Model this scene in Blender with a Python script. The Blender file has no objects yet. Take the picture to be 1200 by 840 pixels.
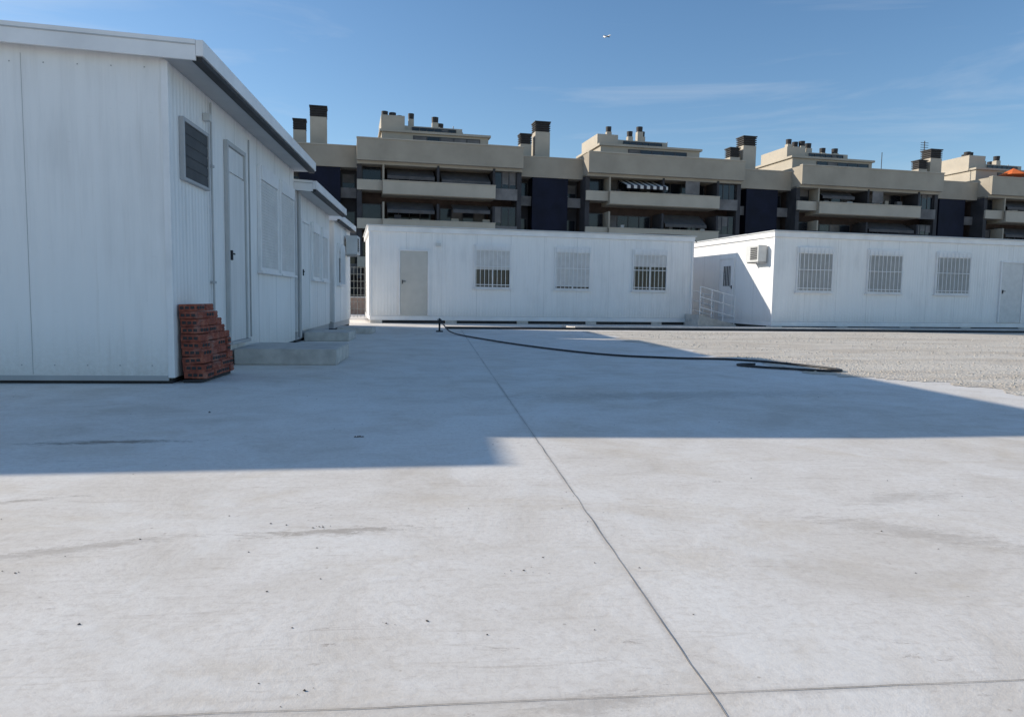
import bpy, bmesh, math, random
from mathutils import Vector, Matrix, noise
random.seed(7)
S=bpy.context.scene
# ---------------------------------------------------------------- materials
def nn(nt,t,**k):
    n=nt.nodes.new(t)
    for a,b in k.items(): setattr(n,a,b)
    return n
def mathn(nt,op,a,b=None,clamp=False):
    n=nn(nt,'ShaderNodeMath',operation=op); n.use_clamp=clamp
    for i,v in enumerate([a,b]):
        if v is None: continue
        if isinstance(v,(int,float)): n.inputs[i].default_value=v
        else: nt.links.new(v,n.inputs[i])
    return n.outputs[0]
def ramp(nt,fac,stops,interp='LINEAR'):
    n=nn(nt,'ShaderNodeValToRGB'); n.color_ramp.interpolation=interp
    e=n.color_ramp.elements
    while len(e)<len(stops): e.new(0.5)
    for el,(p,c) in zip(e,stops):
        el.position=p; el.color=(c,c,c,1) if isinstance(c,(int,float)) else (*c,1)
    nt.links.new(fac,n.inputs[0]); return n.outputs[0]
def noise_n(nt,vec,scale,detail=4,rough=.55,dist=0):
    n=nn(nt,'ShaderNodeTexNoise'); n.inputs['Scale'].default_value=scale
    n.inputs['Detail'].default_value=detail; n.inputs['Roughness'].default_value=rough
    n.inputs['Distortion'].default_value=dist
    nt.links.new(vec,n.inputs['Vector']); return n.outputs['Fac']
def mapping(nt,vec,loc=(0,0,0),rot=(0,0,0),sc=(1,1,1),typ='POINT'):
    n=nn(nt,'ShaderNodeMapping',vector_type=typ)
    n.inputs['Location'].default_value=loc; n.inputs['Rotation'].default_value=rot; n.inputs['Scale'].default_value=sc
    nt.links.new(vec,n.inputs['Vector']); return n.outputs[0]
def mixc(nt,fac,a,b,blend='MIX'):
    n=nn(nt,'ShaderNodeMix',data_type='RGBA',blend_type=blend)
    for idx,v in ((0,fac),(6,a),(7,b)):
        if isinstance(v,(int,float)): n.inputs[idx].default_value=v
        elif isinstance(v,tuple): n.inputs[idx].default_value=(*v,1)
        else: nt.links.new(v,n.inputs[idx])
    return n.outputs[2]
def base_mat(name):
    m=bpy.data.materials.new(name); m.use_nodes=True
    nt=m.node_tree; b=nt.nodes['Principled BSDF']
    tc=nn(nt,'ShaderNodeTexCoord'); return m,nt,b,tc.outputs['Object']
def bump(nt,b,h,strength=.3,dist=.01):
    n=nn(nt,'ShaderNodeBump'); n.inputs['Strength'].default_value=strength; n.inputs['Distance'].default_value=dist
    nt.links.new(h,n.inputs['Height']); nt.links.new(n.outputs[0],b.inputs['Normal'])
def simple(name,col,rough=.6,var=.12,scale=3,metal=0,bs=.15,spec=.5):
    m,nt,b,v=base_mat(name)
    f=noise_n(nt,v,scale,4,.6)
    lo=tuple(c*(1-var) for c in col); hi=tuple(min(1,c*(1+var)) for c in col)
    nt.links.new(ramp(nt,f,[(.3,lo),(.7,hi)]),b.inputs['Base Color'])
    b.inputs['Roughness'].default_value=rough; b.inputs['Metallic'].default_value=metal
    b.inputs['Specular IOR Level'].default_value=spec
    if bs: bump(nt,b,noise_n(nt,v,scale*12,3),bs,.004)
    return m
def panel_mat(name,col=(.85,.84,.82)):
    m,nt,b,v=base_mat(name)
    sx=nn(nt,'ShaderNodeSeparateXYZ'); nt.links.new(v,sx.inputs[0])
    h=mathn(nt,'ADD',sx.outputs[0],sx.outputs[1])
    w=mathn(nt,'SINE',mathn(nt,'MULTIPLY',h,2*math.pi/.1))
    st=noise_n(nt,mapping(nt,v,sc=(5,5,.35)),1.6,5,.65)
    lg=noise_n(nt,v,.7,3)
    fine=noise_n(nt,v,22,3,.7)
    f=mathn(nt,'ADD',mathn(nt,'MULTIPLY',st,.5),mathn(nt,'MULTIPLY',lg,.5))
    c=ramp(nt,f,[(.36,tuple(x*.89 for x in col)),(.5,col),(.66,tuple(min(1,x*1.03) for x in col))])
    run=noise_n(nt,mapping(nt,v,loc=(9,2,0),sc=(14,14,.5)),1.3,4,.6)
    c=mixc(nt,ramp(nt,run,[(.60,0.0),(.74,.25)]),c,(.55,.52,.47))
    sc=noise_n(nt,mapping(nt,v,sc=(1,1,2.5)),5,6,.75)
    c=mixc(nt,ramp(nt,sc,[(.62,0.0),(.70,.22)]),c,(.58,.56,.53))
    z=sx.outputs[2]
    dz=mathn(nt,'SUBTRACT',1,mathn(nt,'DIVIDE',z,.7),True)
    d=mathn(nt,'MULTIPLY',mathn(nt,'MULTIPLY',dz,dz),mathn(nt,'MULTIPLY',fine,.9),True)
    c=mixc(nt,d,c,(.46,.41,.34))
    nt.links.new(c,b.inputs['Base Color'])
    b.inputs['Roughness'].default_value=.45
    bh=mathn(nt,'ADD',mathn(nt,'MULTIPLY',w,.9),mathn(nt,'MULTIPLY',noise_n(nt,v,1.4,2),3.0))
    bump(nt,b,bh,.45,.004)
    return m
def glass_mat(name,col=(.015,.018,.022)):
    m,nt,b,v=base_mat(name)
    nt.links.new(ramp(nt,noise_n(nt,v,.6,3),[(.35,col),(.75,tuple(c*3 for c in col))]),b.inputs['Base Color'])
    b.inputs['Roughness'].default_value=.12
    return m

M={}
M['panel']=panel_mat('white_sandwich_panel')
M['panel2']=panel_mat('white_sandwich_panel_aged',(.77,.76,.74))
M['trim']=simple('white_trim_metal',(.81,.80,.79),.4,.08,2)
M['trimgrey']=simple('grey_trim_metal',(.42,.42,.42),.45,.1,2)
M['vent']=simple('vent_grey_metal',(.055,.056,.058),.6,.25,4)
M['seam']=simple('panel_seam_shadow',(.48,.48,.47),.6,.1,2)
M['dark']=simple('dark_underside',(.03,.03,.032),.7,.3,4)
M['glass']=glass_mat('dark_window_glass')
M['shutter']=simple('shutter_white',(.66,.65,.63),.5,.08,5)
M['shutterg']=simple('shutter_grey',(.40,.40,.39),.5,.1,5)
M['door']=simple('door_grey_panel',(.54,.52,.47),.5,.06,3)
M['roofm']=simple('metal_roof_sheet',(.55,.56,.56),.45,.12,1.5)
M['conc']=simple('concrete_block',(.54,.51,.47),.9,.2,5,bs=.5)
M['joint']=simple('joint_dirt',(.27,.24,.21),.95,.3,4,bs=0)
M['cream']=simple('cream_render_wall',(.36,.315,.25),.85,.13,.35,bs=.1)
M['cream2']=simple('cream_render_light',(.45,.40,.325),.85,.1,.5,bs=.1)
M['brown']=simple('brown_awning_fabric',(.085,.08,.08),.8,.25,1.5,bs=0)
M['slate']=simple('slate_wall',(.040,.038,.042),.8,.3,1,bs=0)
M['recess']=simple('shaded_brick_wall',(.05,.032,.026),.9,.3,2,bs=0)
M['navy']=simple('navy_cladding',(.006,.008,.022),.6,.3,.8,bs=0,spec=.2)
M['frame']=simple('dark_window_frame',(.05,.05,.055),.5,.2,2,bs=0)
M['chimcap']=simple('chimney_cap_dark',(.025,.022,.022),.7,.3,3,bs=0)
M['curtain']=simple('roller_blind',(.16,.15,.145),.8,.35,.8,bs=0)
M['glass2']=glass_mat('apartment_glass',(.008,.01,.014))
M['railw']=simple('white_railing_paint',(.8,.8,.8),.4,.05,4,bs=0)
M['hose']=simple('black_rubber_hose',(.02,.02,.022),.5,.3,9)
M['acw']=simple('air_conditioner_casing',(.6,.6,.58),.5,.08,4)
M['green']=simple('grey_fence_wire',(.24,.26,.25),.5,.2,4,bs=0)
M['terra']=simple('terracotta_low_wall',(.36,.25,.19),.9,.25,2)
M['orange']=simple('orange_parasol_fabric',(.75,.16,.03),.8,.1,3,bs=0)
M['soil']=simple('bare_soil',(.42,.36,.28),.95,.25,3,bs=.6)
M['stone']=simple('gravel_stone',(.58,.51,.42),.9,.3,9,bs=.2)
M['debris']=simple('dark_debris',(.09,.07,.06),.9,.4,9,bs=0)
def stripe_mat():
    m,nt,b,v=base_mat('striped_awning_fabric')
    sx=nn(nt,'ShaderNodeSeparateXYZ'); nt.links.new(v,sx.inputs[0])
    f=mathn(nt,'SINE',mathn(nt,'MULTIPLY',sx.outputs[0],2*math.pi/.62))
    nt.links.new(ramp(nt,mathn(nt,'GREATER_THAN',f,0),[(0,(.03,.03,.04)),(1,(.6,.58,.55))],'CONSTANT'),b.inputs['Base Color'])
    b.inputs['Roughness'].default_value=.9; return m
M['stripe']=stripe_mat()
def brick_mat():
    m,nt,b,v=base_mat('terracotta_hollow_brick')
    f=noise_n(nt,v,11,6,.75)
    c=ramp(nt,f,[(.32,(.11,.03,.022)),(.5,(.29,.075,.045)),(.66,(.42,.15,.09))])
    g=noise_n(nt,v,4,5,.7)
    c=mixc(nt,ramp(nt,g,[(.52,0.0),(.64,.4)]),c,(.38,.29,.25))
    nt.links.new(c,b.inputs['Base Color']); b.inputs['Roughness'].default_value=.88
    bump(nt,b,noise_n(nt,v,50,4),.6,.006); return m
M['brick']=brick_mat()

def ground_mat():
    m,nt,b,_=base_mat('concrete_ground')
    P=nn(nt,'ShaderNodeNewGeometry').outputs['Position']
    big=noise_n(nt,P,.3,4,.6,.4)
    med=noise_n(nt,P,1.6,8,.72,.6)
    fin=noise_n(nt,P,34,5,.8)
    f=mathn(nt,'ADD',mathn(nt,'MULTIPLY',big,.4),mathn(nt,'MULTIPLY',med,.6))
    c=ramp(nt,f,[(.38,(.68,.615,.535)),(.46,(.765,.705,.63)),(.53,(.82,.765,.695)),(.62,(.86,.815,.75))])
    c=mixc(nt,ramp(nt,fin,[(.36,.36),(.54,0.0)]),c,(.54,.47,.40))
    for rot,sc,amt,seed in ((.35,(1.5,15,1),.34,0),(-.75,(1.9,18,1),.28,31),(1.25,(1.2,12,1),.2,57)):
        s=noise_n(nt,mapping(nt,P,loc=(seed,seed,0),rot=(0,0,rot),sc=sc),1.2,7,.78,.8)
        c=mixc(nt,ramp(nt,s,[(.58,0.0),(.67,amt)]),c,(.44,.37,.30))
    s=noise_n(nt,mapping(nt,P,loc=(7,3,0),sc=(1,1.6,1)),.7,7,.72,1.4)
    c=mixc(nt,ramp(nt,s,[(.52,0.0),(.68,.32)]),c,(.62,.52,.39))
    s=noise_n(nt,mapping(nt,P,loc=(17,-9,0)),1.2,9,.74,.8)
    c=mixc(nt,ramp(nt,s,[(.52,0.0),(.62,.38)]),c,(.88,.85,.80))
    s=noise_n(nt,mapping(nt,P,rot=(0,0,.5),sc=(2.0,5.5,1)),4.6,9,.84,.5)
    msk=ramp(nt,noise_n(nt,mapping(nt,P,loc=(3,5,0)),1.15,5,.65),[(.51,0.0),(.60,1.0)])
    k=mathn(nt,'MULTIPLY',ramp(nt,s,[(.57,0.0),(.65,.7)]),msk)
    c=mixc(nt,k,c,(.31,.25,.205))
    vo=nn(nt,'ShaderNodeTexVoronoi'); vo.inputs['Scale'].default_value=14; nt.links.new(P,vo.inputs['Vector'])
    sp=ramp(nt,vo.outputs['Distance'],[(.04,.55),(.09,0.0)])
    sepc=nn(nt,'ShaderNodeSeparateColor'); nt.links.new(vo.outputs['Color'],sepc.inputs[0])
    sp=mathn(nt,'MULTIPLY',sp,mathn(nt,'GREATER_THAN',sepc.outputs[0],.82))
    c=mixc(nt,sp,c,(.34,.28,.22))
    sx=nn(nt,'ShaderNodeSeparateXYZ'); nt.links.new(P,sx.inputs[0])
    for out,pos in ((sx.outputs[0],.63),(sx.outputs[1],1.54)):
        a=mathn(nt,'ABSOLUTE',mathn(nt,'SUBTRACT',out,pos))
        k=mathn(nt,'MULTIPLY',ramp(nt,a,[(.004,.4),(.022,0.0)]),ramp(nt,med,[(.42,.1),(.58,1.0)]))
        c=mixc(nt,k,c,(.33,.28,.23))
    for (x,y,rx,ry,ro,am) in ((-1.95,4.5,.5,.06,.08,.9),(.35,1.52,.16,.05,.1,.35),(1.9,2.6,.5,.12,-.6,.3),(2.15,3.1,.35,.1,.2,.3),(-.4,2.75,.35,.05,.1,.6),(-1.3,2.6,.5,.05,.35,.4),(2.2,6.6,2.2,.3,.1,.35),(-1.9,3.2,.4,.03,.3,.5)):
        q=mapping(nt,P,loc=(x,y,0),rot=(0,0,ro),sc=(rx,ry,1),typ='TEXTURE')
        q2=nn(nt,'ShaderNodeVectorMath',operation='MULTIPLY'); nt.links.new(q,q2.inputs[0]); q2.inputs[1].default_value=(1,1,0)
        L=nn(nt,'ShaderNodeVectorMath',operation='LENGTH'); nt.links.new(q2.outputs[0],L.inputs[0])
        e=mathn(nt,'ADD',L.outputs['Value'],mathn(nt,'MULTIPLY',mathn(nt,'SUBTRACT',s,.5),5.5))
        c=mixc(nt,ramp(nt,e,[(.3,am),(1.0,0.0)]),c,(.31,.26,.21))
    nt.links.new(c,b.inputs['Base Color'])
    b.inputs['Roughness'].default_value=.9; b.inputs['Specular IOR Level'].default_value=.2
    h=mathn(nt,'ADD',mathn(nt,'MULTIPLY',fin,.4),mathn(nt,'MULTIPLY',med,1.4))
    bump(nt,b,h,.45,.007)
    return m
M['ground']=ground_mat()
def gravel_mat():
    m,nt,b,_=base_mat('gravel_ground')
    P=nn(nt,'ShaderNodeNewGeometry').outputs['Position']
    v=nn(nt,'ShaderNodeTexVoronoi'); v.inputs['Scale'].default_value=34; nt.links.new(P,v.inputs['Vector'])
    sc=nn(nt,'ShaderNodeSeparateColor'); nt.links.new(v.outputs['Color'],sc.inputs[0])
    c=ramp(nt,sc.outputs[0],[(0,(.50,.425,.33)),(.5,(.66,.585,.48)),(1,(.78,.715,.61))])
    c=mixc(nt,ramp(nt,noise_n(nt,P,1.1,7,.7),[(.38,.9),(.60,.35)]),c,(.73,.65,.54))
    c=mixc(nt,ramp(nt,noise_n(nt,mapping(nt,P,loc=(4,4,0),sc=(.5,1.6,1)),.6,7,.72),[(.46,0.0),(.60,.6)]),c,(.50,.41,.31))
    c=mixc(nt,ramp(nt,noise_n(nt,mapping(nt,P,loc=(14,4,0),sc=(.4,1.3,1)),1.6,7,.75),[(.52,0.0),(.62,.5)]),c,(.81,.76,.67))
    nt.links.new(c,b.inputs['Base Color']); b.inputs['Roughness'].default_value=.95
    bump(nt,b,mathn(nt,'ADD',mathn(nt,'MULTIPLY',v.outputs['Distance'],.6),mathn(nt,'MULTIPLY',noise_n(nt,P,4,6,.7),2.0)),.6,.03)
    return m
M['gravel']=gravel_mat()

# ---------------------------------------------------------------- mesh helpers
def empty(name,loc=(0,0,0),rz=0):
    e=bpy.data.objects.new(name,None); S.collection.objects.link(e)
    e.location=loc; e.rotation_euler=(0,0,rz); e.empty_display_size=.3; return e
class Parts:
    def __init__(s,root): s.root=root; s.bm={}
    def get(s,part,mat):
        k=(part,mat)
        if k not in s.bm: s.bm[k]=bmesh.new()
        return s.bm[k]
    def box(s,part,mat,x0,x1,y0,y1,z0,z1):
        s.hexa(part,mat,((x0,y0,z0),(x1,y0,z0),(x1,y1,z0),(x0,y1,z0),(x0,y0,z1),(x1,y0,z1),(x1,y1,z1),(x0,y1,z1)))
    def hexa(s,part,mat,pts):
        bm=s.get(part,mat); vs=[bm.verts.new(p) for p in pts]
        for f in ((0,3,2,1),(4,5,6,7),(0,1,5,4),(1,2,6,5),(2,3,7,6),(3,0,4,7)): bm.faces.new([vs[i] for i in f])
    def cyl(s,part,mat,p0,p1,r0,r1=None,n=10):
        bm=s.get(part,mat); r1=r0 if r1 is None else r1
        p0=Vector(p0);p1=Vector(p1);d=(p1-p0).normalized()
        a=d.orthogonal().normalized(); b_=d.cross(a)
        A=[bm.verts.new(p0+(a*math.cos(t)+b_*math.sin(t))*r0) for t in [2*math.pi*i/n for i in range(n)]]
        B=[bm.verts.new(p1+(a*math.cos(t)+b_*math.sin(t))*r1) for t in [2*math.pi*i/n for i in range(n)]]
        for i in range(n): bm.faces.new((A[i],A[(i+1)%n],B[(i+1)%n],B[i]))
        bm.faces.new(A[::-1]); bm.faces.new(B)
    def tube(s,part,mat,pts,r,n=8):
        for a,b_ in zip(pts[:-1],pts[1:]): s.cyl(part,mat,a,b_,r,n=n)
    def done(s,bevel=0):
        for (part,mat),bm in s.bm.items():
            bmesh.ops.recalc_face_normals(bm,faces=bm.faces)
            me=bpy.data.meshes.new(part); bm.to_mesh(me); bm.free()
            o=bpy.data.objects.new(part,me); me.materials.append(M[mat]); S.collection.objects.link(o); o.parent=s.root
            if bevel:
                md=o.modifiers.new('b','BEVEL'); md.width=bevel; md.segments=2; md.limit_method='ANGLE'
def single(name,mat,bm,smooth=False):
    bmesh.ops.recalc_face_normals(bm,faces=bm.faces)
    me=bpy.data.meshes.new(name); bm.to_mesh(me); bm.free()
    me.materials.append(M[mat]); o=bpy.data.objects.new(name,me); S.collection.objects.link(o)
    return o
class Face:
    def __init__(s,P,kind,W,D): s.P=P; s.k=kind; s.W=W; s.D=D
    def box(s,part,mat,a0,a1,n0,n1,z0,z1):
        if s.k=='F': s.P.box(part,mat,a0,a1,-n1,-n0,z0,z1)
        elif s.k=='R': s.P.box(part,mat,s.W+n0,s.W+n1,a0,a1,z0,z1)
        else: s.P.box(part,mat,-n1,-n0,a0,a1,z0,z1)
def window(F,a0,a1,z0,z1,drop=.5,bars=True,shm='shutter',tag='window',nb=9):
    fw=.05
    F.box(tag+'_glass','glass',a0+fw,a1-fw,.003,.012,z0+fw,z1-fw)
    F.box(tag+'_frame','trim',a0,a0+fw,.002,.05,z0,z1); F.box(tag+'_frame','trim',a1-fw,a1,.002,.05,z0,z1)
    F.box(tag+'_frame','trim',a0+fw,a1-fw,.002,.05,z0,z0+fw)
    F.box(tag+'_shutter_box','trim',a0+fw,a1-fw,.002,.07,z1-.2,z1)
    F.box(tag+'_sill','trim',a0-.04,a1+.04,.002,.085,z0-.035,z0-.002)
    m=(a0+a1)/2
    F.box(tag+'_frame','trim',m-.02,m+.02,.014,.034,z0+fw,z1-.2)
    zt=z1-.2; zb=zt-(zt-z0-fw)*drop; z=zt
    while z>zb+.001:
        F.box(tag+'_shutter_slats',shm,a0+fw,a1-fw,.036,.046,z-.040,z-.004); z-=.044
    if drop>0: F.box(tag+'_shutter_back',shm,a0+fw,a1-fw,.0345,.038,z,zt)
    if bars:
        for i in range(nb):
            x=a0+.06+(a1-a0-.12)*i/(nb-1)
            F.box(tag+'_grille','railw',x-.008,x+.008,.092,.108,z0+.01,z1-.03)
        for zz in (z0+.12,z1-.16,(z0+z1)/2):
            F.box(tag+'_grille','railw',a0,a1,.0785,.0915,zz-.012,zz+.012)
def door(F,a0,a1,z0,z1,mat='door',tag='door',transom=0,fm='trim'):
    F.box(tag+'_frame',fm,a0-.05,a0,.002,.05,z0,z1+transom+.05); F.box(tag+'_frame',fm,a1,a1+.05,.002,.05,z0,z1+transom+.05)
    F.box(tag+'_frame',fm,a0,a1,.002,.05,z1+transom,z1+transom+.05)
    F.box(tag+'_leaf',mat,a0+.004,a1-.004,.003,.03,z0,z1-.004)
    if transom: F.box(tag+'_transom',mat,a0+.004,a1-.004,.003,.02,z1+.02,z1+transom-.004)
    F.box(tag+'_handle','dark',a0+.06,a0+.085,.03,.06,z0+1.0,z0+1.12); F.box(tag+'_handle','dark',a0+.085,a0+.18,.045,.06,z0+1.07,z0+1.09)
def ac_unit(F,a0,a1,z0,z1):
    F.box('air_conditioner','acw',a0,a1,.06,.36,z0,z1)
    F.box('air_conditioner_grille','dark',a0+.06,a0+(a1-a0)*.62,.361,.366,z0+.06,z1-.06)
    for i in range(7):
        z=z0+.08+(z1-z0-.16)*i/6
        F.box('air_conditioner_louvre','acw',a0+.05,a0+(a1-a0)*.63,.367,.375,z-.006,z+.006)
    F.box('air_conditioner_bracket','trimgrey',a0+.05,a0+.09,.003,.34,z0-.04,z0-.002); F.box('air_conditioner_bracket','trimgrey',a1-.09,a1-.05,.003,.34,z0-.04,z0-.002)
def seams(F,a0,a1,z0,z1,step=1.15,mat='seam'):
    a=a0+step
    while a<a1-.2:
        F.box('panel_seam',mat,a-.003,a+.003,.0,.0025,z0,z1); a+=step

def cabin_flat(loc,rz,W,D,H=3.12):
    root=empty('prefab_cabin',loc,rz); P=Parts(root)
    P.box('walls','panel',0,W,0,D,.24,H-.2)
    P.box('base_beam','trim',-.02,W+.02,-.02,D+.02,.10,.237)
    P.box('underfloor_shade_box','dark',.06,W-.06,.06,D-.06,0,.099)  # near-black box paints the shade of the gap under the floor
    x=.0
    while x<W-.2:
        P.box('foundation_block','conc',x+.0,x+.38,.0,.30,.0,.098); x+=2.42
    P.box('fascia','trim',-.06,W+.06,-.06,D+.06,H-.2,H-.035)
    P.box('roof_sheet','roofm',-.1,W+.1,-.11,D+.1,H-.034,H)
    P.box('roof_ridge','roofm',.4,W-.4,D*.4,D*.6,H+.001,H+.09)
    for f,l in (('F',W),('L',D),('R',D)):
        F=Face(P,f,W,D); seams(F,0,l,.24,H-.2)
    for a,b_ in ((0,0),(W,0)):
        P.box('corner_post','trim',a-.035,a+.035,b_-.035,b_+.035,.2375,H-.2005)
    return P,Face(P,'F',W,D),Face(P,'L',W,D),Face(P,'R',W,D)

def cabin_gable(loc,W,D,He,slope,plinth=.22,ov=.36,fo=.12,back=.05):
    root=empty('prefab_cabin',loc,0); P=Parts(root)
    Hw=He-.13; r=slope*W/2
    bm=P.get('walls','panel')
    prof=[(0,plinth),(W,plinth),(W,Hw),(W/2,Hw+r),(0,Hw)]
    A=[bm.verts.new((x,0,z)) for x,z in prof]; B=[bm.verts.new((x,D,z)) for x,z in prof]
    bm.faces.new(A); bm.faces.new(B[::-1])
    for i in range(5): bm.faces.new((A[i],B[i],B[(i+1)%5],A[(i+1)%5]))
    P.box('base_beam','trimgrey',.02,W-.02,.02,D-.02,.05,plinth-.002)
    P.box('underfloor_shade_box','dark',.03,W-.03,.03,D-.03,0,.049)  # underfloor gap filled solid, its shade put into the dark colour
    x1=W+ov; xm=W/2; x0=-ov; zE=He-slope*ov; t=.1
    zr=Hw+.13+r
    for xa,za,xb,zb in ((xm,zr,x1,zE),(x0,zE,xm,zr)):
        P.hexa('roof_panel','roofm',[(xa,-fo,za-t),(xb,-fo,zb-t),(xb,D+back,zb-t),(xa,D+back,za-t),(xa,-fo,za),(xb,-fo,zb),(xb,D+back,zb),(xa,D+back,za)])
        P.hexa('gable_fascia','trim',[(xa,-fo-.03,za-.17),(xb,-fo-.03,zb-.17),(xb,-fo-.002,zb-.17),(xa,-fo-.002,za-.17),(xa,-fo-.03,za+.02),(xb,-fo-.03,zb+.02),(xb,-fo-.002,zb+.02),(xa,-fo-.002,za+.02)])
        P.hexa('gable_fascia_lip','seam',[(xa,-fo-.036,za-.035),(xb,-fo-.036,zb-.035),(xb,-fo-.031,zb-.035),(xa,-fo-.031,za-.035),(xa,-fo-.036,za-.022),(xb,-fo-.036,zb-.022),(xb,-fo-.031,zb-.022),(xa,-fo-.031,za-.022)])
    P.box('eave_gutter','trim',x1+.002,x1+.07,-fo-.03,D+back+.02,zE-.13,zE+.015)
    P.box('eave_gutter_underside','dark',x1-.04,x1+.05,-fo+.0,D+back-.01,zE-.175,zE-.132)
    P.box('eave_soffit','trimgrey',W+.002,x1-.045,-fo+.01,D+back-.01,zE-.15,zE-.12)
    P.box('corner_post','trim',W-.05,W+.012,-.012,.05,plinth+.001,Hw-.02)
    P.box('corner_post','trim',-.012,.05,-.012,.05,plinth+.001,Hw-.02)
    P.box('wall_base_trim','trimgrey',.05,W-.05,-.006,.02,plinth-.03,plinth+.02)
    F=Face(P,'F',W,D); R=Face(P,'R',W,D)
    seams(F,W-3.6,W,plinth+.03,Hw-.02); seams(R,0,D,plinth,Hw-.02)
    for zz in (plinth+.12,Hw-.1):
        a=W-3.5
        while a<W-.1:
            F.box('fixing_screw','trimgrey',a-.006,a+.006,.001,.006,zz-.006,zz+.006); a+=.3
    return P,F,R

# ---------------------------------------------------------------- left row cabins
XW=-2.57
W1=4.0; D1=6.12
P,F,R=cabin_gable((XW-W1,7.38,0),W1,D1,3.24,.05,plinth=.06,fo=.11,ov=.31)
R.box('window_frame','trimgrey',.29,.325,.002,.05,2.02,2.64); R.box('window_frame','trimgrey',1.085,1.12,.002,.05,2.02,2.64)
R.box('window_frame','trimgrey',.325,1.085,.002,.05,2.02,2.05); R.box('window_frame','trimgrey',.325,1.085,.002,.05,2.60,2.64)
R.box('window_panel','vent',.325,1.085,.003,.03,2.05,2.60)
for i in range(5):
    z=2.10+i*.11; R.box('window_panel_rib','vent',.325,1.085,.0302,.036,z-.045,z+.045)
R.box('wall_lamp','acw',1.04,1.12,.003,.08,2.77,2.85)
P.cyl('drain_pipe','trimgrey',(W1+.03,1.24,.35),(W1+.03,1.24,3.01),.013)
R.box('pipe_clip','trimgrey',1.2,1.28,.003,.05,1.0,1.03); R.box('pipe_clip','trimgrey',1.2,1.28,.003,.05,2.3,2.33)
door(R,1.86,2.62,.3,2.36,mat='panel2',transom=.32,fm='seam')
R.box('door_sill','trimgrey',1.8,2.68,.002,.08,.26,.298)
for a0,a1 in ((3.42,4.6),(4.78,5.9)):
    window(R,a0,a1,1.22,2.72,drop=1,bars=False)
R.box('cable_conduit','trimgrey',2.95,2.97,.003,.02,.3,2.96)
P.done(.004)
P,F,R=cabin_gable((XW-W1,13.66,0),W1,4.1,2.92,.05,plinth=.2,ov=.33)
door(R,.35,1.15,.24,2.25,mat='panel2')
window(R,1.5,2.4,1.2,2.35,1,False); window(R,2.7,3.6,1.2,2.35,1,False)
P.cyl('drain_pipe','trimgrey',(W1+.05,.05,.1),(W1+.05,.05,2.8),.035)
P.done(.004)
P,F,R=cabin_gable((XW-W1+.02,18.4,0),W1,3.3,2.86,.02,plinth=.2,ov=.1)
window(R,.5,1.4,1.15,2.2,.2,True); ac_unit(R,1.9,2.6,2.0,2.5)
P.done(.004)
P,F,R=cabin_gable((-13.50,6.68,0),6.0,12,3.32,.05,plinth=.06)  # unseen cabin added off to the left to cast the stepped yard shadow
window(R,3,4.2,1.2,2.5,1,False); door(R,6,6.9,.3,2.4); P.done(.004)

def step(x0,x1,y0,y1,h):
    bm=bmesh.new(); bmesh.ops.create_cube(bm,size=1)
    for v in bm.verts: v.co=Vector(((x0 if v.co.x<0 else x1),(y0 if v.co.y<0 else y1),(0 if v.co.z<0 else h)))
    bmesh.ops.bevel(bm,geom=bm.edges[:],offset=.012,segments=2,affect='EDGES')
    o=single('door_step','conc',bm); return o
step(-2.54,-1.28,9.38,10.7,.2)
step(-2.54,-1.7,14.2,15.4,.17); step(-2.3,-1.5,17.0,18.0,.14)

def brick_stack():
    root=empty('brick_stack',(-2.52,7.46,0)); P=Parts(root)
    bh=.075; r_=random.Random(5)
    P.box('pallet','dark',0.01,.19,0,.9,.0,.03)
    def rb(part,mat,c,half,ang,tl):
        R_=Matrix.Rotation(ang,3,'Z')@Matrix.Rotation(tl,3,'Y')
        pts=[]
        for dx,dy,dz in ((-1,-1,-1),(1,-1,-1),(1,1,-1),(-1,1,-1),(-1,-1,1),(1,-1,1),(1,1,1),(-1,1,1)):
            pts.append(Vector(c)+R_@Vector((dx*half[0],dy*half[1],dz*half[2])))
        P.hexa(part,mat,pts)
    for r in range(10):
        z=.032+r*bh
        ln=.93-max(0,(r-5))*.10-r_.uniform(0,.03)
        y=0.01+r_.uniform(0,.02)
        while y<ln-.08:
            L=min(.24,ln-y)
            if L<.08: break
            lean=(10-r)*.006; w_=.16+lean
            cx=w_/2+r_.uniform(-.010,.010); cy=y+L/2; cz=z+bh/2+r_.uniform(-.003,.003)
            an=r_.uniform(-.07,.07); tl=r_.uniform(-.04,.04)
            hf=(w_/2,L/2-.003,bh/2-.002)
            rb('brick','brick',(cx,cy,cz),hf,an,tl)
            R_=Matrix.Rotation(an,3,'Z')@Matrix.Rotation(tl,3,'Y')
            for q in (-1,1):
                c2=Vector((cx,cy,cz))+R_@Vector((hf[0]+.002,0,q*.018)); rb('brick_rib','brick',c2,(.004,hf[1]-.006,.008),an,tl)
            if r_.random()<.5:
                for hy in (-1,0,1):
                    c2=Vector((cx,cy,cz))+R_@Vector((hf[0]+.0065,hy*hf[1]*.55,0)); rb('brick_hole','dark',c2,(.0012,hf[1]*.18,.016),an,tl)
            if y<.06:
                for hx in (-1,0,1):
                    c2=Vector((cx,cy,cz))+R_@Vector((hx*.052,-hf[1]-.0008,0)); rb('brick_hole','dark',c2,(.019,.0012,.014),an,tl)
            y+=L+r_.uniform(0,.008)
    root.rotation_euler=(0,math.radians(-1.5),math.radians(-2))
    P.done(.004)
brick_stack()

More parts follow.
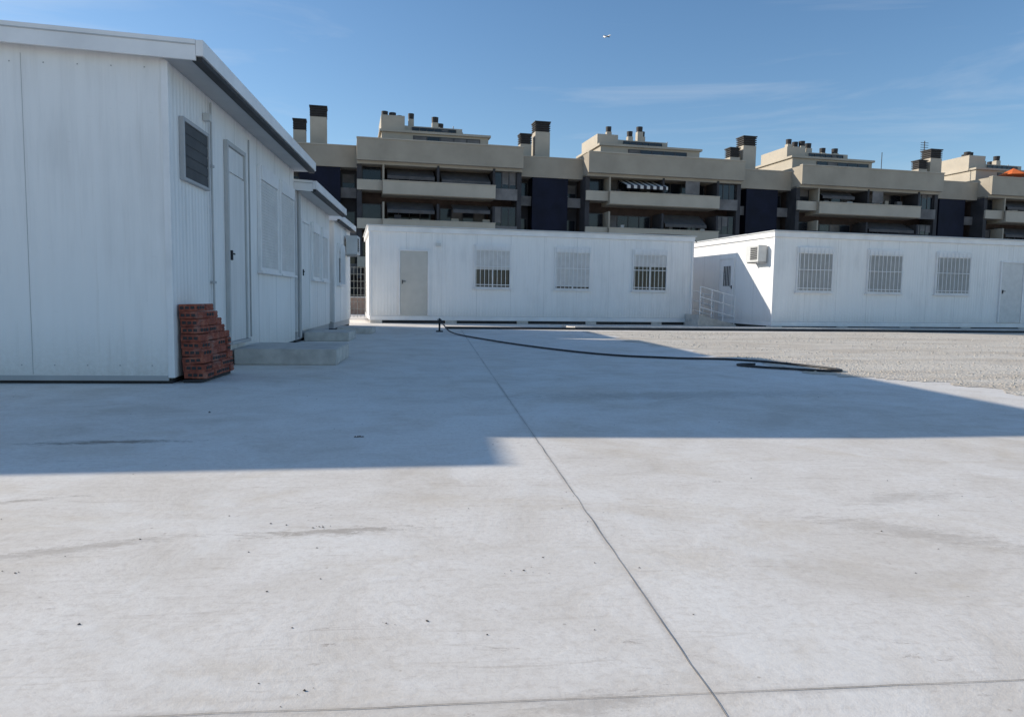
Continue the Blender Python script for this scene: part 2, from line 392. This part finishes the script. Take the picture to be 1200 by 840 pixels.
# ---------------------------------------------------------------- middle + right cabins
RZ=math.radians(7.1)
P,F,L,R=cabin_flat((-2.15,23.6,0),RZ,11.15,4.9)
door(F,.95,1.83,.27,2.32)
window(F,3.35,4.6,1.17,2.6,.5); window(F,6.1,7.38,1.17,2.6,.93); window(F,8.9,10.2,1.17,2.6,.32)
F.box('door_lamp','acw',2.1,2.25,.003,.08,2.5,2.6)
P.tube('roof_cable','dark',[(9.2,.2,3.14),(10.2,.15,3.16),(11.1,.05,3.13),(11.25,-.1,2.9)],.015)
P.done(.004)
P,F,L,R=cabin_flat((10.6,22.2,0),RZ,16.5,6)
for a0,a1 in ((.8,2.12),(3.4,4.75),(6.06,7.45)): window(F,a0,a1,1.2,2.62,1,True,'shutterg')
door(F,8.75,9.65,.27,2.32,mat='shutter'); window(F,11,12.3,1.2,2.62,1,True,'shutterg')
door(L,2.42,3.3,.3,2.35,mat='trim'); L.box('door_window','glass',2.6,3.1,.031,.034,1.4,2.1)
for i in range(5): L.box('door_window_bar','railw',2.63+i*.11,2.645+i*.11,.036,.05,1.4,2.1)
ac_unit(L,.35,1.1,2.15,2.68); L.box('junction_box','dark',1.25,1.45,.003,.1,2.3,2.65)
P.tube('roof_cable','dark',[(.3,.1,3.13),(1.5,.05,3.15),(3.2,.08,3.13),(5,.02,3.16),(7.5,.1,3.13)],.018)
P.done(.004)
P,F,L,R=cabin_flat((19.5,32,0),RZ,14,6,3.75); window(F,3,4.3,1.3,2.7,1); P.done(.004)

root=empty('access_ramp',(10.6,22.2,0),RZ); P=Parts(root)
P.hexa('ramp_slab','conc',[(-1.55,1.9,0),(-.15,1.9,0),(-.15,3.5,0),(-1.55,3.5,0),(-1.55,1.9,.40),(-.15,1.9,.06),(-.15,3.5,.06),(-1.55,3.5,.40)])
for yy in (1.95,3.4):
    for i in range(4):
        t=i/3; x=-1.5+1.3*t; z=.40-.32*t
        P.cyl('railing_post','railw',(x,yy,z),(x,yy,z+.95),.016)
    for h in (.95,.6,.25):
        P.cyl('railing_bar','railw',(-1.5,yy,.40+h),(-.2,yy,.08+h),.016)
P.done(0)

# ---------------------------------------------------------------- ground
bm=bmesh.new(); bmesh.ops.create_grid(bm,x_segments=8,y_segments=8,size=900); single('ground','ground',bm)
bm=bmesh.new(); pts=[]
def rag(a,b_,n,amp):
    a=Vector(a);b_=Vector(b_);d=(b_-a).normalized();nrm=Vector((-d.y,d.x,0))
    for i in range(n):
        p=a.lerp(b_,i/n); pts.append(p+nrm*amp*(noise.noise(p*.9)+.6*noise.noise(p*4.1)+.4*noise.noise(p*11)))
rag((4.75,9.0,.004),(3.9,19.3,.004),90,.4); rag((3.9,19.4,.004),(26,21.9,.004),30,.03)
rag((26,21.9,.004),(60,21,.004),10,.1); rag((60,21,.004),(60,3,.004),10,.1); rag((60,3,.004),(7.5,4.9,.004),160,.4); rag((7.5,4.9,.004),(4.75,9.0,.004),70,.5)
bm.faces.new([bm.verts.new(p) for p in pts]); bmesh.ops.triangulate(bm,faces=bm.faces); single('gravel_yard','gravel',bm)
bm=bmesh.new()
def stone(p,r):
    vs=[]; a=random.uniform(0,1.5)
    for k in range(5):
        t=a+k*2*math.pi/5; rr=r*random.uniform(.6,1.3)
        vs.append(bm.verts.new((p[0]+math.cos(t)*rr,p[1]+math.sin(t)*rr*.7,p[2])))
    top=bm.verts.new((p[0]+r*random.uniform(-.3,.3),p[1]+r*random.uniform(-.3,.3),p[2]+r*random.uniform(.4,.8)))
    for k in range(5): bm.faces.new((vs[k],vs[(k+1)%5],top))
for i in range(9000):
    y=random.uniform(5.2,19.3); x=4.2+abs(random.gauss(0,1))*7
    if noise.noise(Vector((x*.6,y*.6,3)))<-.05: continue
    if x<4.7+max(0,9.0-y)*.75: continue
    stone((x,y,.004),random.choice((.006,.008,.01,.012,.018,.026)) )
single('loose_gravel_stones','stone',bm)
bm=bmesh.new()
for i in range(260):
    y=random.uniform(1.2,14); x=random.uniform(-.62*y-1,.75*y+1)
    if x<XW+.1 and y>7: continue
    stone((x,y,.001),random.choice((.002,.003,.004,.005)))
for (x,y) in ((-.5,4.62),(-.485,4.625),(-.47,4.62),(-.515,4.62),(-1.7,5.6)): stone((x,y,.002),.012)
for (cx,cy,n) in ((.28,2.3,7),(-.3,1.62,3),(-1.35,2.4,4),(-.45,2.8,8),(-.1,1.95,4)):
    for i in range(n): stone((cx+random.gauss(0,.035),cy+random.gauss(0,.02),.0015),random.choice((.002,.003,.005)))
single('scattered_debris','debris',bm)
def strip(name,pts,w,mat,z):
    bm=bmesh.new(); prev=None
    for i,p in enumerate(pts):
        a=Vector(pts[max(0,i-1)]);b_=Vector(pts[min(len(pts)-1,i+1)]);d=(b_-a).normalized();n=Vector((-d.y,d.x))
        p=Vector(p); ww=w*(.6+1.1*abs(noise.noise(Vector((p.x*3,p.y*3,w)))))
        c=(bm.verts.new((*(p+n*ww/2),z)),bm.verts.new((*(p-n*ww/2),z)))
        if prev: bm.faces.new((prev[0],c[0],c[1],prev[1]))
        prev=c
    single(name,mat,bm)
strip('expansion_joint',[(.63+.006*noise.noise(Vector((0,i*.37,0)))+.002*noise.noise(Vector((3,i*1.7,0))),.3+i*.06) for i in range(320)],.0036,'joint',.002)
strip('expansion_joint',[(-6+i*.06,1.54+.006*noise.noise(Vector((i*.2,5,0)))+.002*noise.noise(Vector((3,i*1.7,7)))) for i in range(280)],.0020,'joint',.002)

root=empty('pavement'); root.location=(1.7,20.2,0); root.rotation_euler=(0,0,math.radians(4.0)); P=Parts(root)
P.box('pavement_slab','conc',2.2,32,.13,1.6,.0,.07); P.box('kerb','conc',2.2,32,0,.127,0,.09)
P.cyl('kerb_shade_rod','dark',(-1.5,-.1,.035),(32,-.1,.035),.034); P.done(.006)  # black rod added to draw the kerb's shade line
bm=bmesh.new(); vs=[bm.verts.new(p) for p in ((8.9,21.9,.004),(10.5,22.4,.004),(9.7,28,.004),(8.6,28,.004))]; bm.faces.new(vs); single('soil_strip','soil',bm)

def curve(name,pts,r,mat):
    c=bpy.data.curves.new(name,'CURVE'); c.dimensions='3D'; c.bevel_depth=r; c.bevel_resolution=3; c.resolution_u=10
    s=c.splines.new('NURBS'); s.points.add(len(pts)-1)
    for p,q in zip(s.points,pts): p.co=(*q,1)
    s.use_endpoint_u=True; s.order_u=4
    o=bpy.data.objects.new(name,c); S.collection.objects.link(o); c.materials.append(M[mat]); return o
h=.02
curve('hose',[(.1,18.2,.22),(.12,17.9,.25),(.2,17.4,.12),(.35,17.0,h),(.86,15.4,h),(1.4,13.6,h),(2.1,11.97,h),(2.75,10.95,h),(3.3,10.75,h),(3.68,10.5,h),(4.1,10.55,h),(4.5,10.4,h),(5.0,9.74,h),(5.35,8.75,h),(4.9,8.75,h),(4.5,9.1,h),(4.1,9.35,h),(4.05,9.7,h),(4.4,9.65,h)],.016,'hose')
root=empty('standpipe',(.05,18.3,0)); P=Parts(root)
P.cyl('pipe','dark',(0,0,0),(0,0,.34),.025); P.cyl('elbow','dark',(0,0,.3),(.06,-.12,.24),.03); P.cyl('valve','trimgrey',(-.06,0,.3),(.06,0,.3),.02); P.cyl('base','dark',(0,0,0),(0,0,.03),.09); P.done(0)

# ---------------------------------------------------------------- fence and low wall in the gap
root=empty('mesh_fence',(-12,28,0),0); P=Parts(root)
for i in range(9): P.cyl('post','green',(i*1.35,0,0),(i*1.35,0,2.0),.03)
for i in range(84): P.box('wire','green',i*.13,i*.13+.014,-.005,.005,.05,1.95)
for i in range(8): P.box('wire','green',0,10.9,.006,.018,.1+i*.26,.114+i*.26)
P.done(0)
root=empty('boundary_wall',(-14,34,0),0); P=Parts(root)
P.box('wall','terra',0,20,0,.2,0,.75); P.box('coping','conc',0,20,-.04,.24,.752,.82)
for i in range(6): P.box('pier','terra',i*3.8,i*3.8+.35,-.06,.26,.823,1.3)
P.done(0)

# ---------------------------------------------------------------- apartment building
root=empty('apartment_building',(-6.7,62,0),math.radians(6.9)); P=Parts(root)
rnd=random.Random(3)
def bx(part,mat,*a): P.box(part,mat,*a)
def chimney(x,y,w,z0,z1):
    bx('chimney','cream2',x,x+w,y,y+w,z0,z1-.95); bx('chimney_neck','chimcap',x+.08,x+w-.08,y+.08,y+w-.08,z1-.95,z1-.1)
    for i in range(4):
        z=z1-.85+i*.2; bx('chimney_louvre','chimcap',x-.02,x+w+.02,y-.02,y+w+.02,z,z+.08)
    bx('chimney_top','chimcap',x-.06,x+w+.06,y-.06,y+w+.06,z1-.1,z1)
def vent(x,y,z0,z1,r=.26):
    bx('vent_stack','cream2',x-r,x+r,y-r,y+r,z0,z1-.5); P.cyl('vent_cowl','chimcap',(x,y,z1-.5),(x,y,z1),r*1.05,r*1.15,12)
def glazing(x0,x1,y,z0,z1,n=3,blind=.4):
    w=(x1-x0)/n
    for i in range(n):
        a=x0+i*w
        bx('window_glass','glass2',a+.05,a+w-.05,y-.03,y-.01,z0+.05,z1-.05)
        bx('window_frame','frame',a-.03,a+.05,y-.07,y-.005,z0,z1)
        if rnd.random()<blind:
            d=rnd.uniform(.2,.8); bx('roller_blind','curtain',a+.06,a+w-.06,y-.045,y-.032,z1-.05-(z1-z0)*d,z1-.05)
    bx('window_frame','frame',x1-.03,x1+.03,y-.07,y-.005,z0,z1); bx('window_frame','frame',x0,x1,y-.075,y-.004,z1-.06,z1)
def awning(x0,x1,y0,y1,z0,z1,mat):
    P.hexa('awning',mat,[(x0,y0,z0-.03),(x1,y0,z0-.03),(x1,y1,z1-.03),(x0,y1,z1-.03),(x0,y0,z0),(x1,y0,z0),(x1,y1,z1),(x0,y1,z1)])
    bx('awning_valance',mat,x0,x1,y0-.02,y0-.003,z0-.28,z0)
def clutter(x0,x1,z):
    x=x0+rnd.uniform(.2,.8)
    while x<x1-.4:
        w=rnd.uniform(.25,.7); hh=rnd.uniform(.15,.5)
        bx('balcony_item',rnd.choice(('curtain','slate','cream','trimgrey')),x,x+w,.5,.9,z+.22,z+1.1+hh); x+=rnd.uniform(1.2,3.5)
def bay(s0,s1,kind):
    mid=s0+(s1-s0)*.48
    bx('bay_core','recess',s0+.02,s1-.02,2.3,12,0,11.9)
    bx('roof_slab','cream',s0,s1,.26,13,11.75,12.1)
    bx('roof_parapet','cream',s0,s1,-.12,.25,12.0,13.75)
    bx('roof_parapet_cap','cream2',s0-.03,s1+.03,-.18,.3,13.752,13.84)
    bx('roof_parapet_side','cream',s0,s0+.25,.26,13,12.1,13.75); bx('roof_parapet_side','cream',s1-.25,s1,.26,13,12.1,13.75)
    for z in (9.3,6.1,2.9):
        bx('balcony_slab','cream',s0+2.1,s1-2.4,.18,2.3,z,z+.22)
        bx('balcony_parapet','cream2',s0+2.1,s1-2.4,0,.17,z+.05,z+1.1)
        bx('balcony_coping','cream2',s0+2.08,s1-2.38,-.05,.22,z+1.102,z+1.17)
        bx('corner_bay_wall','slate',s0+.0,s0+.4,.7,2.3,z-.6,z+2.6)
        bx('corner_bay_band','cream2',s0,s0+2.09,.45,.65,z+.35,z+1.2)
        bx('corner_bay_slab','cream',s0+.4,s0+2.09,.66,2.3,z+.35,z+.5)
        glazing(s0+.45,s0+2.05,1.8,z+1.0,z+2.55,1,.3)
        bx('end_wall','slate',s1-.4,s1,.5,2.3,z-.6,z+2.6)
        bx('end_band','curtain',s1-2.38,s1-.4,.3,.45,z-.02,z+.95)
        glazing(s1-2.35,s1-.42,.8,z+.9,z+2.65,3,.6)
        glazing(s0+2.6,mid-.4,2.3,z+.25,z+2.5,4,.35); glazing(mid+.4,s1-2.9,2.3,z+.25,z+2.5,4,.35)
        bx('partition','slate',mid-.1,mid+.1,.25,2.3,z+.22,z+2.6)
        bx('pier','cream',s0+2.1,s0+2.25,.3,2.3,z+.22,z+2.6); bx('pier','slate',s1-2.6,s1-2.4,.2,2.3,z+.22,z+2.6)
        clutter(s0+2.6,s1-2.9,z)
    if kind=='A':
        awning(s0+2.5,mid-.3,.3,1.9,10.9,11.75,'brown'); awning(mid+.3,s1-2.8,.3,1.9,10.75,11.7,'brown')
        awning(s0+2.5,mid-.3,.3,1.9,8.1,8.9,'brown'); awning(mid+1.3,s1-2.8,.3,1.9,8.3,8.9,'brown')
    elif kind=='B':
        awning(s0+3.4,s0+7.4,-.5,1.9,11.0,11.8,'stripe'); bx('blind_panel','curtain',mid+2.2,mid+3.6,.3,.34,10.55,11.9); awning(mid+.3,s1-3.5,.3,1.9,7.8,8.8,'brown')
    else:
        bx('blind_panel','curtain',mid+.5,mid+1.7,.3,.34,10.6,11.9); awning(s0+2.6,mid-1.5,.3,1.9,11.1,11.8,'brown'); awning(mid+.3,s1-2.8,.3,1.9,8.1,8.9,'brown')
def recess(s0,s1):
    bx('link_core','slate',s0,s1,3.2,12,0,11.6)
    bx('link_parapet','cream',s0,s1,1.6,1.9,11.6,13.35); bx('link_parapet_cap','cream2',s0,s1,1.55,1.95,13.352,13.43); bx('link_roof','cream',s0,s1,1.9,13,11.6,11.8)
    bx('navy_panel','navy',s0+1.3,s1-1.35,1.7,3.2,0,11.59)
    for z in (9.0,5.8,2.6):
        for a,b_ in ((s0+.02,s0+1.28),(s1-1.33,s1-.02)):
            bx('link_band','curtain',a,b_,2.0,2.2,z+.1,z+.95); glazing(a+.1,b_-.1,3.2,z+.9,z+2.3,1,.5)
def penthouse(s0,k):
    o=rnd.uniform(-.5,.5) if k!='A' else 0; e=rnd.uniform(-.8,1.2) if k!='A' else 0; s0=s0+o
    bx('penthouse','cream2',s0+2.2,s0+11.8+e,4.2,11,12.1,15.3); bx('penthouse_cap','cream2',s0+2.0,s0+12.0+e,4.0,11.2,15.3,15.5)
    bx('penthouse_upper','cream2',s0+2.2,s0+4.3,5.2,10,15.502,17.0 if k=='A' else 16.6); bx('penthouse_mid','cream2',s0+4.302,s0+9.6,5.6,10,15.502,16.25)
    bx('penthouse_step','cream2',s0+9.602,s0+11.4,6.2,10,15.502,15.9)
    glazing(s0+5,s0+11,4.2,13.6,15.1,5,.4); glazing(s0+5,s0+9,5.6,15.75,16.15,6,.1)
    vs_=((2.6,6.0,17.6),(3.3,6.2,17.55),(3.9,7.5,17.5),(5.0,6.2,17.3),(7.2,6.5,17.35),(7.9,8,17.1)) if k=='A' else (((3.6,6.0,17.6),(6.0,6.2,17.3),(7.0,6.5,17.7),(7.7,7.5,17.5)) if k=='B' else ((3.0,6,17.3),(3.8,6.5,17.5),(4.6,6.2,17.3),(5.4,6.5,17.2),(7.6,7,17.0),(9.0,6.8,16.9)))
    for x,y,z in vs_:
        vent(s0+x+rnd.uniform(-.15,.15),y,15.6 if x>4.4 else 16.5,z+rnd.uniform(-.15,.2),.24+rnd.uniform(0,.08))
    for i in range(4):
        x=s0+rnd.uniform(5,11); P.cyl('flue_pipe','trimgrey',(x,7.4,15.5),(x,7.4,15.9+rnd.uniform(.4,1.0)),.05)
bays=[(-42.5,-27.5,'C'),(-21.3,-6,'B'),(0,14.1,'A'),(20.05,35.3,'B'),(41.3,57.2,'C'),(63,78,'A'),(84,99,'B'),(105,120,'C')]
for i,(a,b_,k) in enumerate(bays):
    bay(a,b_,k); penthouse(a,k)
    if i<len(bays)-1:
        c=bays[i+1][0]; recess(b_,c)
        m=(b_+c)/2
        chimney(m-2.3,4,1.05,11.8,15.9); chimney(m-.9,4,1.4,11.8,17.1)
P.cyl('antenna','frame',(61,7,14),(61,7,18.6),.05)
for q in range(5): P.cyl('antenna_arm','frame',(60.5,7,17.4+q*.25),(61.5,7,17.4+q*.25),.03,n=5)
P.cyl('antenna','frame',(56.5,8,14),(56.5,8,17.3),.04)
P.done(0)

root=empty('orange_parasol',(-6.7+67*math.cos(.1204),62+67*math.sin(.1204)+1.5,12.1)); P=Parts(root)
P.cyl('pole','trimgrey',(0,0,0),(0,0,2.9),.04); P.cyl('canopy','orange',(0,0,2.2),(0,0,2.95),1.6,.05,8); P.cyl('base','conc',(0,0,0),(0,0,.12),.3); P.done(0)

root=empty('airliner',(647,2849,1010),math.radians(-60)); P=Parts(root)
P.cyl('fuselage','trim',(-16,0,0),(14,0,0),2,2,14); P.cyl('nose','trim',(14,0,0),(19,0,-.4),2,.4,14); P.cyl('tail_cone','trim',(-22,0,1),(-16,0,0),.4,2,14)
for sg in (1,-1):
    P.hexa('wing','trim',[(-4,sg*1,-.8),(5,sg*1,-.8),(-5,sg*17,.4),(-7,sg*17,.4),(-4,sg*1,0),(5,sg*1,0),(-5,sg*17,.8),(-7,sg*17,.8)])
    P.hexa('tailplane','trim',[(-21,0,1),(-17,0,1),(-20,sg*6,1.3),(-22,sg*6,1.3),(-21,0,1.4),(-17,0,1.4),(-20,sg*6,1.6),(-22,sg*6,1.6)])
    P.cyl('engine','trimgrey',(0,sg*6,-2),(4,sg*6,-2),1.1,1.2,10)
P.hexa('fin','trim',[(-22,-.2,1.5),(-16,-.2,1.5),(-16,.2,1.5),(-22,.2,1.5),(-23,-.1,8),(-20,-.1,8),(-20,.1,8),(-23,.1,8)])
P.done(0)

# ---------------------------------------------------------------- light
sd=Vector((-7.4,2.7,3.29)).normalized()
el=math.asin(sd.z); rot=math.atan2(sd.x,sd.y)
w=bpy.data.worlds.new('World'); S.world=w; w.use_nodes=True; nt=w.node_tree
sky=nn(nt,'ShaderNodeTexSky',sky_type='NISHITA'); sky.sun_disc=False; sky.sun_elevation=el; sky.sun_rotation=rot%(2*math.pi)
sky.air_density=1.0; sky.dust_density=.35; sky.ozone_density=2.6
bg=nt.nodes['Background']; bg.inputs['Strength'].default_value=.15
tc=nn(nt,'ShaderNodeTexCoord').outputs['Generated']
cl=noise_n(nt,mapping(nt,tc,rot=(0,.12,.3),sc=(1.2,1.2,9)),1.7,6,.6,.7)
k=ramp(nt,cl,[(.52,0.0),(.80,.3)])
hs=nn(nt,'ShaderNodeHueSaturation'); hs.inputs['Saturation'].default_value=1.12; nt.links.new(sky.outputs[0],hs.inputs['Color'])
c=mixc(nt,k,hs.outputs[0],(5.0,5.3,5.7))
nt.links.new(c,bg.inputs['Color'])
L=bpy.data.lights.new('sun','SUN'); L.energy=5; L.angle=math.radians(.53); L.color=(1,.92,.80)
lo=bpy.data.objects.new('sun',L); S.collection.objects.link(lo); lo.rotation_euler=sd.to_track_quat('Z','Y').to_euler()
cam=bpy.data.cameras.new('camera'); cam.sensor_width=36; cam.lens=25.5; cam.clip_end=9000; cam.clip_start=.05
co=bpy.data.objects.new('camera',cam); S.collection.objects.link(co)
co.matrix_world=Matrix.Translation((0,0,.9))@Matrix.Rotation(math.radians(-5.9),4,'Z')@Matrix.Rotation(math.radians(90-4.84),4,'X')@Matrix.Rotation(math.radians(.86),4,'Z')
S.camera=co
S.view_settings.view_transform='Standard'; S.view_settings.look='None'; S.view_settings.exposure=0
